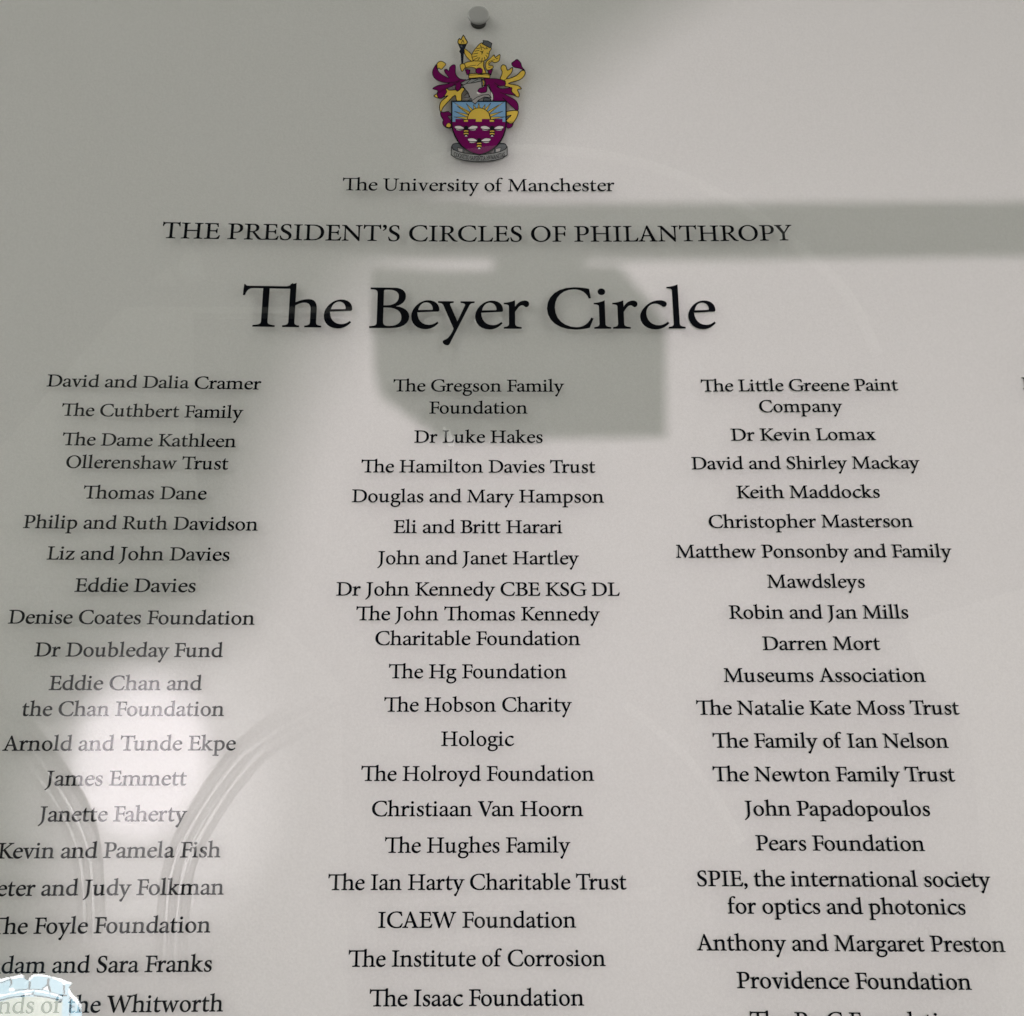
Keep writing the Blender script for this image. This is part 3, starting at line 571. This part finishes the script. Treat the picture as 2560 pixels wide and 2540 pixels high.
# coronet
c = Art()
for P in ([(620, 576), (650, 572), (682, 582), (672, 636), (642, 640)], [(905, 584), (935, 578), (966, 574), (946, 640), (916, 636)]): c.inked(P, 'maroon', 2, 7)
c.inked([(660, 632), (700, 626), (800, 622), (900, 624), (938, 630), (930, 684), (800, 676), (668, 688)], 'gold', 3, 8)
c.stroke([(664, 648), (800, 638), (934, 646)], 5, 5)
c.inked([(795 + 42*math.cos(i*math.pi/8)*(1+.1*(i % 2)), 593 + 38*math.sin(i*math.pi/8)) for i in range(16)], 'maroon', 9, 6)
sub(c, 'coronet')
# lion with torch
l = Art()
l.inked([(876, 525), (890, 472), (942, 430), (984, 388), (1000, 420), (1056, 384), (1056, 440), (1036, 474), (988, 488), (958, 474), (926, 500), (920, 520), (962, 525), (972, 552), (912, 588), (888, 570)], 'gold', 0, 7, 3)
l.stroke([(1000, 420), (1015, 440), (1035, 430)], 5, 2); l.stroke([(905, 500), (930, 470), (990, 450)], 5, 2); l.stroke([(915, 550), (950, 540)], 5, 2)
l.inked([(720, 468), (800, 452), (856, 455), (850, 520), (862, 570), (882, 624), (770, 624), (752, 566), (700, 548), (620, 562), (596, 540), (600, 504), (650, 480)], 'gold', 4, 7, 2)
l.stroke([(770, 530), (830, 478)], 5, 6); l.stroke([(622, 556), (680, 532), (752, 520)], 5, 6)
l.inked([(606, 308), (640, 330), (702, 386), (722, 452), (700, 472), (660, 440), (620, 390), (606, 350)], 'gold', 4, 7, 2)
l.inked([(800, 255), (850, 238), (940, 290), (948, 322), (926, 352), (920, 402), (896, 442), (850, 470), (780, 468), (722, 460), (704, 398), (728, 340), (762, 298)], 'gold', 7, 7, 2)
for P in ([(715, 420), (770, 405)], [(722, 380), (780, 370)], [(740, 345), (795, 335)], [(765, 312), (808, 305)], [(735, 450), (785, 425)], [(780, 460), (805, 425)], [(830, 465), (835, 430)], [(870, 455), (862, 420)], [(900, 420), (880, 395)], [(915, 380), (892, 368)], [(820, 290), (850, 300), (870, 320)], [(890, 292), (880, 315), (905, 310)], [(808, 345), (835, 352), (850, 340)], [(835, 352), (830, 385)], [(812, 270), (828, 330)]):
    l.stroke(P, 6, 9, smooth=2)
l.shape([(822, 345), (845, 345), (842, 372), (826, 372)], 'line', 9)
l.inked([(846, 210), (905, 216), (956, 246), (946, 300), (928, 302), (836, 252), (850, 236)], 'dark', 9, 7)
l.inked([(555, 520), (600, 502), (622, 540), (606, 572), (582, 604), (566, 575)], 'gold', 14, 7, 2)
sub(l, 'lion')
t = Art()
t.inked([(596, 143), (624, 190), (646, 225), (632, 258), (545, 258), (528, 225), (546, 185), (568, 200)], 'gold', 10, 9, 2)
t.stroke([(572, 245), (590, 205), (606, 240)], 6, 12)
t.inked([(536, 258), (636, 258), (620, 300), (606, 320), (612, 350), (600, 378), (592, 502), (574, 502), (566, 378), (549, 350), (562, 320), (548, 290)], 'navy', 11, 5)
t.shape([(560, 275), (582, 272), (588, 295), (566, 296)], 'dark', 13)
sub(t, 'torch')

# ===================== steel stud ==============================================
sx, sy = at(1196.3, 34.5, -0.007 / U)
def lathe(profile, n=64):
    V = []; F = []
    for rr, yy in profile: V += [(sx*U + rr*math.cos(2*math.pi*i/n), yy, H0 - sy*U + rr*math.sin(2*math.pi*i/n)) for i in range(n)]
    for k in range(len(profile) - 1):
        for i in range(n):
            j = (i + 1) % n; F.append((k*n+i, k*n+j, (k+1)*n+j, (k+1)*n+i))
    F.append(tuple(reversed(range(n)))); F.append(tuple((len(profile)-1)*n + i for i in range(n)))
    return V, F
R0 = 0.0113
V, F = lathe([(R0, -0.0037), (R0, -0.0060), (R0-0.0002, -0.0066), (R0-0.0006, -0.0070), (R0-0.0012, -0.0072), (R0-0.0025, -0.0073)])
stud = part('fixing_stud', V, F, M['metal'])
for p in stud.data.polygons: p.use_smooth = len(p.vertices) == 4
V, F = lathe([(0.0082, -0.0002), (0.0082, GAP - 0.0002)])
bar = mesh_obj('stud_barrel', V, F, M['steel_shaded'], stud)

# ===================== what the glass mirrors: the far side of the hall ========
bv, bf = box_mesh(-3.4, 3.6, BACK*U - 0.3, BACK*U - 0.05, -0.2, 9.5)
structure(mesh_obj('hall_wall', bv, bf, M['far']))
def mir(P, z): return [mirrored(x*K, y*K, z) for x, y in P]
def relief(name, P, z0, depth, mat):
    V, F = slab(mir(P, z0), z0, z0 - depth); return structure(mesh_obj(name, V, F, mat))
relief('pale_patch_left', [(232, 580), (470, 580), (700, 580), (700, 592), (470, 592), (362, 592), (362, 700), (372, 1111), (0, 1107), (-200, 1106), (-200, 1000), (0, 848)], BACK + 0.05, 0.2, M['pale'])  # pale slabs added for faint lighter areas mirrored in the glass
relief('pale_patch_small', [(290, 528), (320, 505), (330, 528)], BACK + 0.1, 0.2, M['pale'])
relief('pale_patch_small', [(338, 500), (345, 485), (362, 472), (378, 480), (382, 520), (340, 522)], BACK + 0.1, 0.2, M['pale'])
relief('spandrel', [(-200, 1108), (380, 1112), (520, 1160), (640, 1290), (660, 1990), (-200, 1990)], BACK + 0.04, 0.1, M['plaster'])  # paler slab added so the uplight's glow shows on the dim wall
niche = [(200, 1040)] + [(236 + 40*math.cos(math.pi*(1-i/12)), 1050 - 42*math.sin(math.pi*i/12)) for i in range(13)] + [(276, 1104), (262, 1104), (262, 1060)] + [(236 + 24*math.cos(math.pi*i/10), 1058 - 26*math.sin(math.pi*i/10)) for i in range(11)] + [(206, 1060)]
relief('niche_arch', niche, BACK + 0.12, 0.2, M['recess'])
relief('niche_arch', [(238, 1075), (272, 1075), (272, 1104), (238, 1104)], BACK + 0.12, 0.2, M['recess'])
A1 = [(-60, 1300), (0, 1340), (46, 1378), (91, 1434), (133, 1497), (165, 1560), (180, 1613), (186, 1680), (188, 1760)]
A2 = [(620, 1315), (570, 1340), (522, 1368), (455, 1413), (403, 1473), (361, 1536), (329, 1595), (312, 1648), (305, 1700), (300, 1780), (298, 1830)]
relief('arch_shade', [(x - 34, y + 24) for x, y in A1] + [(150, 2000), (-300, 2000), (-300, 1300)], BACK + 0.1, 0.1, M['recess'])  # flat slab: weaker light inside the arch put into its darker colour
relief('arch_shade', [(-300, 1763), (0, 1765), (70, 1768), (120, 1778), (165, 1798), (196, 1824), (200, 2000), (-300, 2000)], BACK + 0.3, 0.15, M['rib'])  # darker slab, shade of the lower arch put into its colour
def rib(path, rad, z, mat='rib'):
    P = [Vector(W(*q, z)) for q in mir(path, z)]; Q = []
    for i in range(len(P) - 1):
        for k in range(6):
            p0, p1, p2, p3 = P[max(i-1, 0)], P[i], P[i+1], P[min(i+2, len(P)-1)]; s = k/6
            Q.append(0.5*((2*p1)+(p2-p0)*s+(2*p0-5*p1+4*p2-p3)*s*s+(3*p1-p0-3*p2+p3)*s**3))
    Q.append(P[-1]); V = []; F = []; n = 10
    for i, c in enumerate(Q):
        d = (Q[min(i+1, len(Q)-1)] - Q[max(i-1, 0)]).normalized(); u = d.cross(Vector((0, 1, 0))).normalized(); w = Vector((0, 1, 0))
        V += [c + rad*(math.cos(2*math.pi*k/n)*u + 0.7*math.sin(2*math.pi*k/n)*w) for k in range(n)]
        if i: F += [((i-1)*n+k, (i-1)*n+(k+1) % n, i*n+(k+1) % n, i*n+k) for k in range(n)]
    return structure(mesh_obj('vault_rib', V, F, M[mat], smooth=True))
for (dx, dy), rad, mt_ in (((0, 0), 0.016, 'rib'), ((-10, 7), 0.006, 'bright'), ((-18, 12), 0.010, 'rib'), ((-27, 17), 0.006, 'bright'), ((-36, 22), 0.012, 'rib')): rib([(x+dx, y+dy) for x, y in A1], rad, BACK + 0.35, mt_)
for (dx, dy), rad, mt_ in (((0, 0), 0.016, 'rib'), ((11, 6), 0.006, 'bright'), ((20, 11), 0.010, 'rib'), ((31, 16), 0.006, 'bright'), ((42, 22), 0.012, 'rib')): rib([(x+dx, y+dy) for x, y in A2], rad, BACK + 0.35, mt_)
rib([(800, 305), (950, 285), (1100, 290), (1250, 322), (1400, 392), (1520, 480), (1600, 560), (1655, 670)], 0.03, BACK + 0.3, 'arc')
rib([(1180, 1330), (1260, 1395), (1330, 1475), (1400, 1590)], 0.02, BACK + 0.3, 'arc')
for P in ([(836, 806), (840, 806), (852, 838), (846, 838)], [(846, 812), (849, 812), (857, 838), (853, 838)]): relief('hall_lamp', P, BACK + 0.5, 0.1, glow('lamp_tube', (1.0, 0.98, 0.95), 2.0))
relief('pale_patch_right', [(1735, 1255), (1800, 1330), (1845, 1430), (1858, 1600), (1885, 1800), (1905, 1960), (2300, 1960), (2300, 1000), (1700, 1180)], BACK + 0.1, 0.2, M['pale'])  # pale slab added for the lighter edge mirrored at the right

# arched window full of daylight
win = thing('arched_window', 'arched stone window full of blue-white daylight, mirrored at the lower left corner of the sign', 'window', (0, 0, 0))
WZ = BACK + 0.6
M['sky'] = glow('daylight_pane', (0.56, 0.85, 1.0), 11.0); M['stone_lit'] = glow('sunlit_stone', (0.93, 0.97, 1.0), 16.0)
M['yard'] = glow('bright_courtyard', (0.88, 0.95, 0.84), 10.0); M['lead'] = glow('hazy_glazing_bar', (0.40, 0.58, 0.72), 3.0)  # stone, court and glazing bars glow: their daylight is put into emission
def q8(P): return [(x / 8.05 / K, (2400 + y / 8.05) / K) for x, y in P]     # pixels of a close view of the corner
def wpart(name, P, dz, mat, parent=None):
    V, F = slab(mir(q8(P), WZ + dz), WZ + dz, WZ + dz - 0.02)
    return mesh_obj(name, V, F, mat, parent or win)
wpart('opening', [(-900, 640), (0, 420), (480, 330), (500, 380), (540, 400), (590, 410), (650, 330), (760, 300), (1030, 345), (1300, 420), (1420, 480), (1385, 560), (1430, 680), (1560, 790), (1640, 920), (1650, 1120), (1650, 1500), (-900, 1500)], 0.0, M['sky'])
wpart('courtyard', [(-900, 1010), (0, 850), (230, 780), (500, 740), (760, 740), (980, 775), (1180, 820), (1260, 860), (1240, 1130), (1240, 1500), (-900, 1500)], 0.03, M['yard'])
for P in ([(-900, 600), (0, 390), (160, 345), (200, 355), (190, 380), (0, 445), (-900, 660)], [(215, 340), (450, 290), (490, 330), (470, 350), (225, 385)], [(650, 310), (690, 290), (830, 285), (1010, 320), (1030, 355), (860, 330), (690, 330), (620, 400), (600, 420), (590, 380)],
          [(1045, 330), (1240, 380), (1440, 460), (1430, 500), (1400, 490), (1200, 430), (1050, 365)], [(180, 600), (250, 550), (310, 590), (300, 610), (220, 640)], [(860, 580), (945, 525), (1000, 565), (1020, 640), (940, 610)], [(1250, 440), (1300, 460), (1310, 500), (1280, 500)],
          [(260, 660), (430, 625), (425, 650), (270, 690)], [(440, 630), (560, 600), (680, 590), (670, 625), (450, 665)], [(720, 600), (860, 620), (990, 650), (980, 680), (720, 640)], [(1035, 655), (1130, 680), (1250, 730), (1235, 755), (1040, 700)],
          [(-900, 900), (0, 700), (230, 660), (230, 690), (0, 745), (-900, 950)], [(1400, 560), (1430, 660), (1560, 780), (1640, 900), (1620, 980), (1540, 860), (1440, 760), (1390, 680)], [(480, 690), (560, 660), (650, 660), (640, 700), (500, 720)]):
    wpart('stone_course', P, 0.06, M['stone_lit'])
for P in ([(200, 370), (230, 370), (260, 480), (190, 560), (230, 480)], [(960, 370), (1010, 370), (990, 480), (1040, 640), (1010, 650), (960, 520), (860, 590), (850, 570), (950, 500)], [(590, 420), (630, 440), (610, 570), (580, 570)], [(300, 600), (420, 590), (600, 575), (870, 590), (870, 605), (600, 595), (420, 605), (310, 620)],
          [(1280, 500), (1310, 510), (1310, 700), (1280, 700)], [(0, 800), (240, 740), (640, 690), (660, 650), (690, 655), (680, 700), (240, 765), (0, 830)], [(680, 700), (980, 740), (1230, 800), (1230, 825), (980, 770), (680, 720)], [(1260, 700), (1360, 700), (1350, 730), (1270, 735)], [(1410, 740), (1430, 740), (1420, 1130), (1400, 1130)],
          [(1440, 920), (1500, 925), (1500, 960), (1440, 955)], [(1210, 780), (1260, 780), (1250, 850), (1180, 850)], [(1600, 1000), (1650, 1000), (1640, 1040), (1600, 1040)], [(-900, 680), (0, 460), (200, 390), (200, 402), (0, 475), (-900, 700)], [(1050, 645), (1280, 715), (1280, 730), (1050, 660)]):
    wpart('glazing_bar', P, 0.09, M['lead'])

# ===================== unseen slabs added to shape the lamp's light ====================================
def toward_lamp(P, f):                # where the light that would reach wall points P passes at fraction f of its way back to the lamp
    Q = []
    for x, y in P:
        a = at(x*K, y*K, zw); Q.append((a[0] + (LAMP[0]-a[0])*f, a[1] + (LAMP[1]-a[1])*f))
    return Q, zw + (LAMP[2] - zw) * f
def shade(name, P, f, depth, mat, smooth=0):
    Q, z = toward_lamp(P, f)
    if smooth: Q = smooth_loop(Q, smooth)
    V, F = slab(Q, z, z - depth); return structure(mesh_obj(name, V, F, mat))
shade('band_blocker', [(-200, 386), (1100, 386), (2600, 380), (2600, 476), (1500, 489), (1100, 492), (1000, 489), (-200, 489)], 0.66, 0.003, M['pale'])  # added blocker, unseen, cut to cast the dark band
shade('block_blocker', [(706, 513), (1000, 511), (1090, 504), (1165, 502), (1256, 604), (1257, 826), (832, 830), (718, 748), (706, 700)], 0.66, 0.003, M['pale'])  # added blocker cut to the outline of the block-shaped shadow
shade('block_blocker', [(930, 470), (1105, 470), (1105, 520), (930, 520)], 0.661, 0.003, M['pale'])
shade('diagonal_blocker', [(1400, -90), (1285, 0), (1216, 52), (1085, 150), (1006, 228), (910, 325), (745, 485), (625, 630), (560, 760), (515, 880), (487, 1000), (455, 1120), (400, 1190), (280, 1250), (170, 1325), (110, 1440), (85, 1600), (60, 1990), (-600, 2000), (-900, 400), (-600, -900), (1000, -900)], 0.93, 0.004, M['rib'])  # added blocker near the lamp, cut to cast the soft diagonal shade
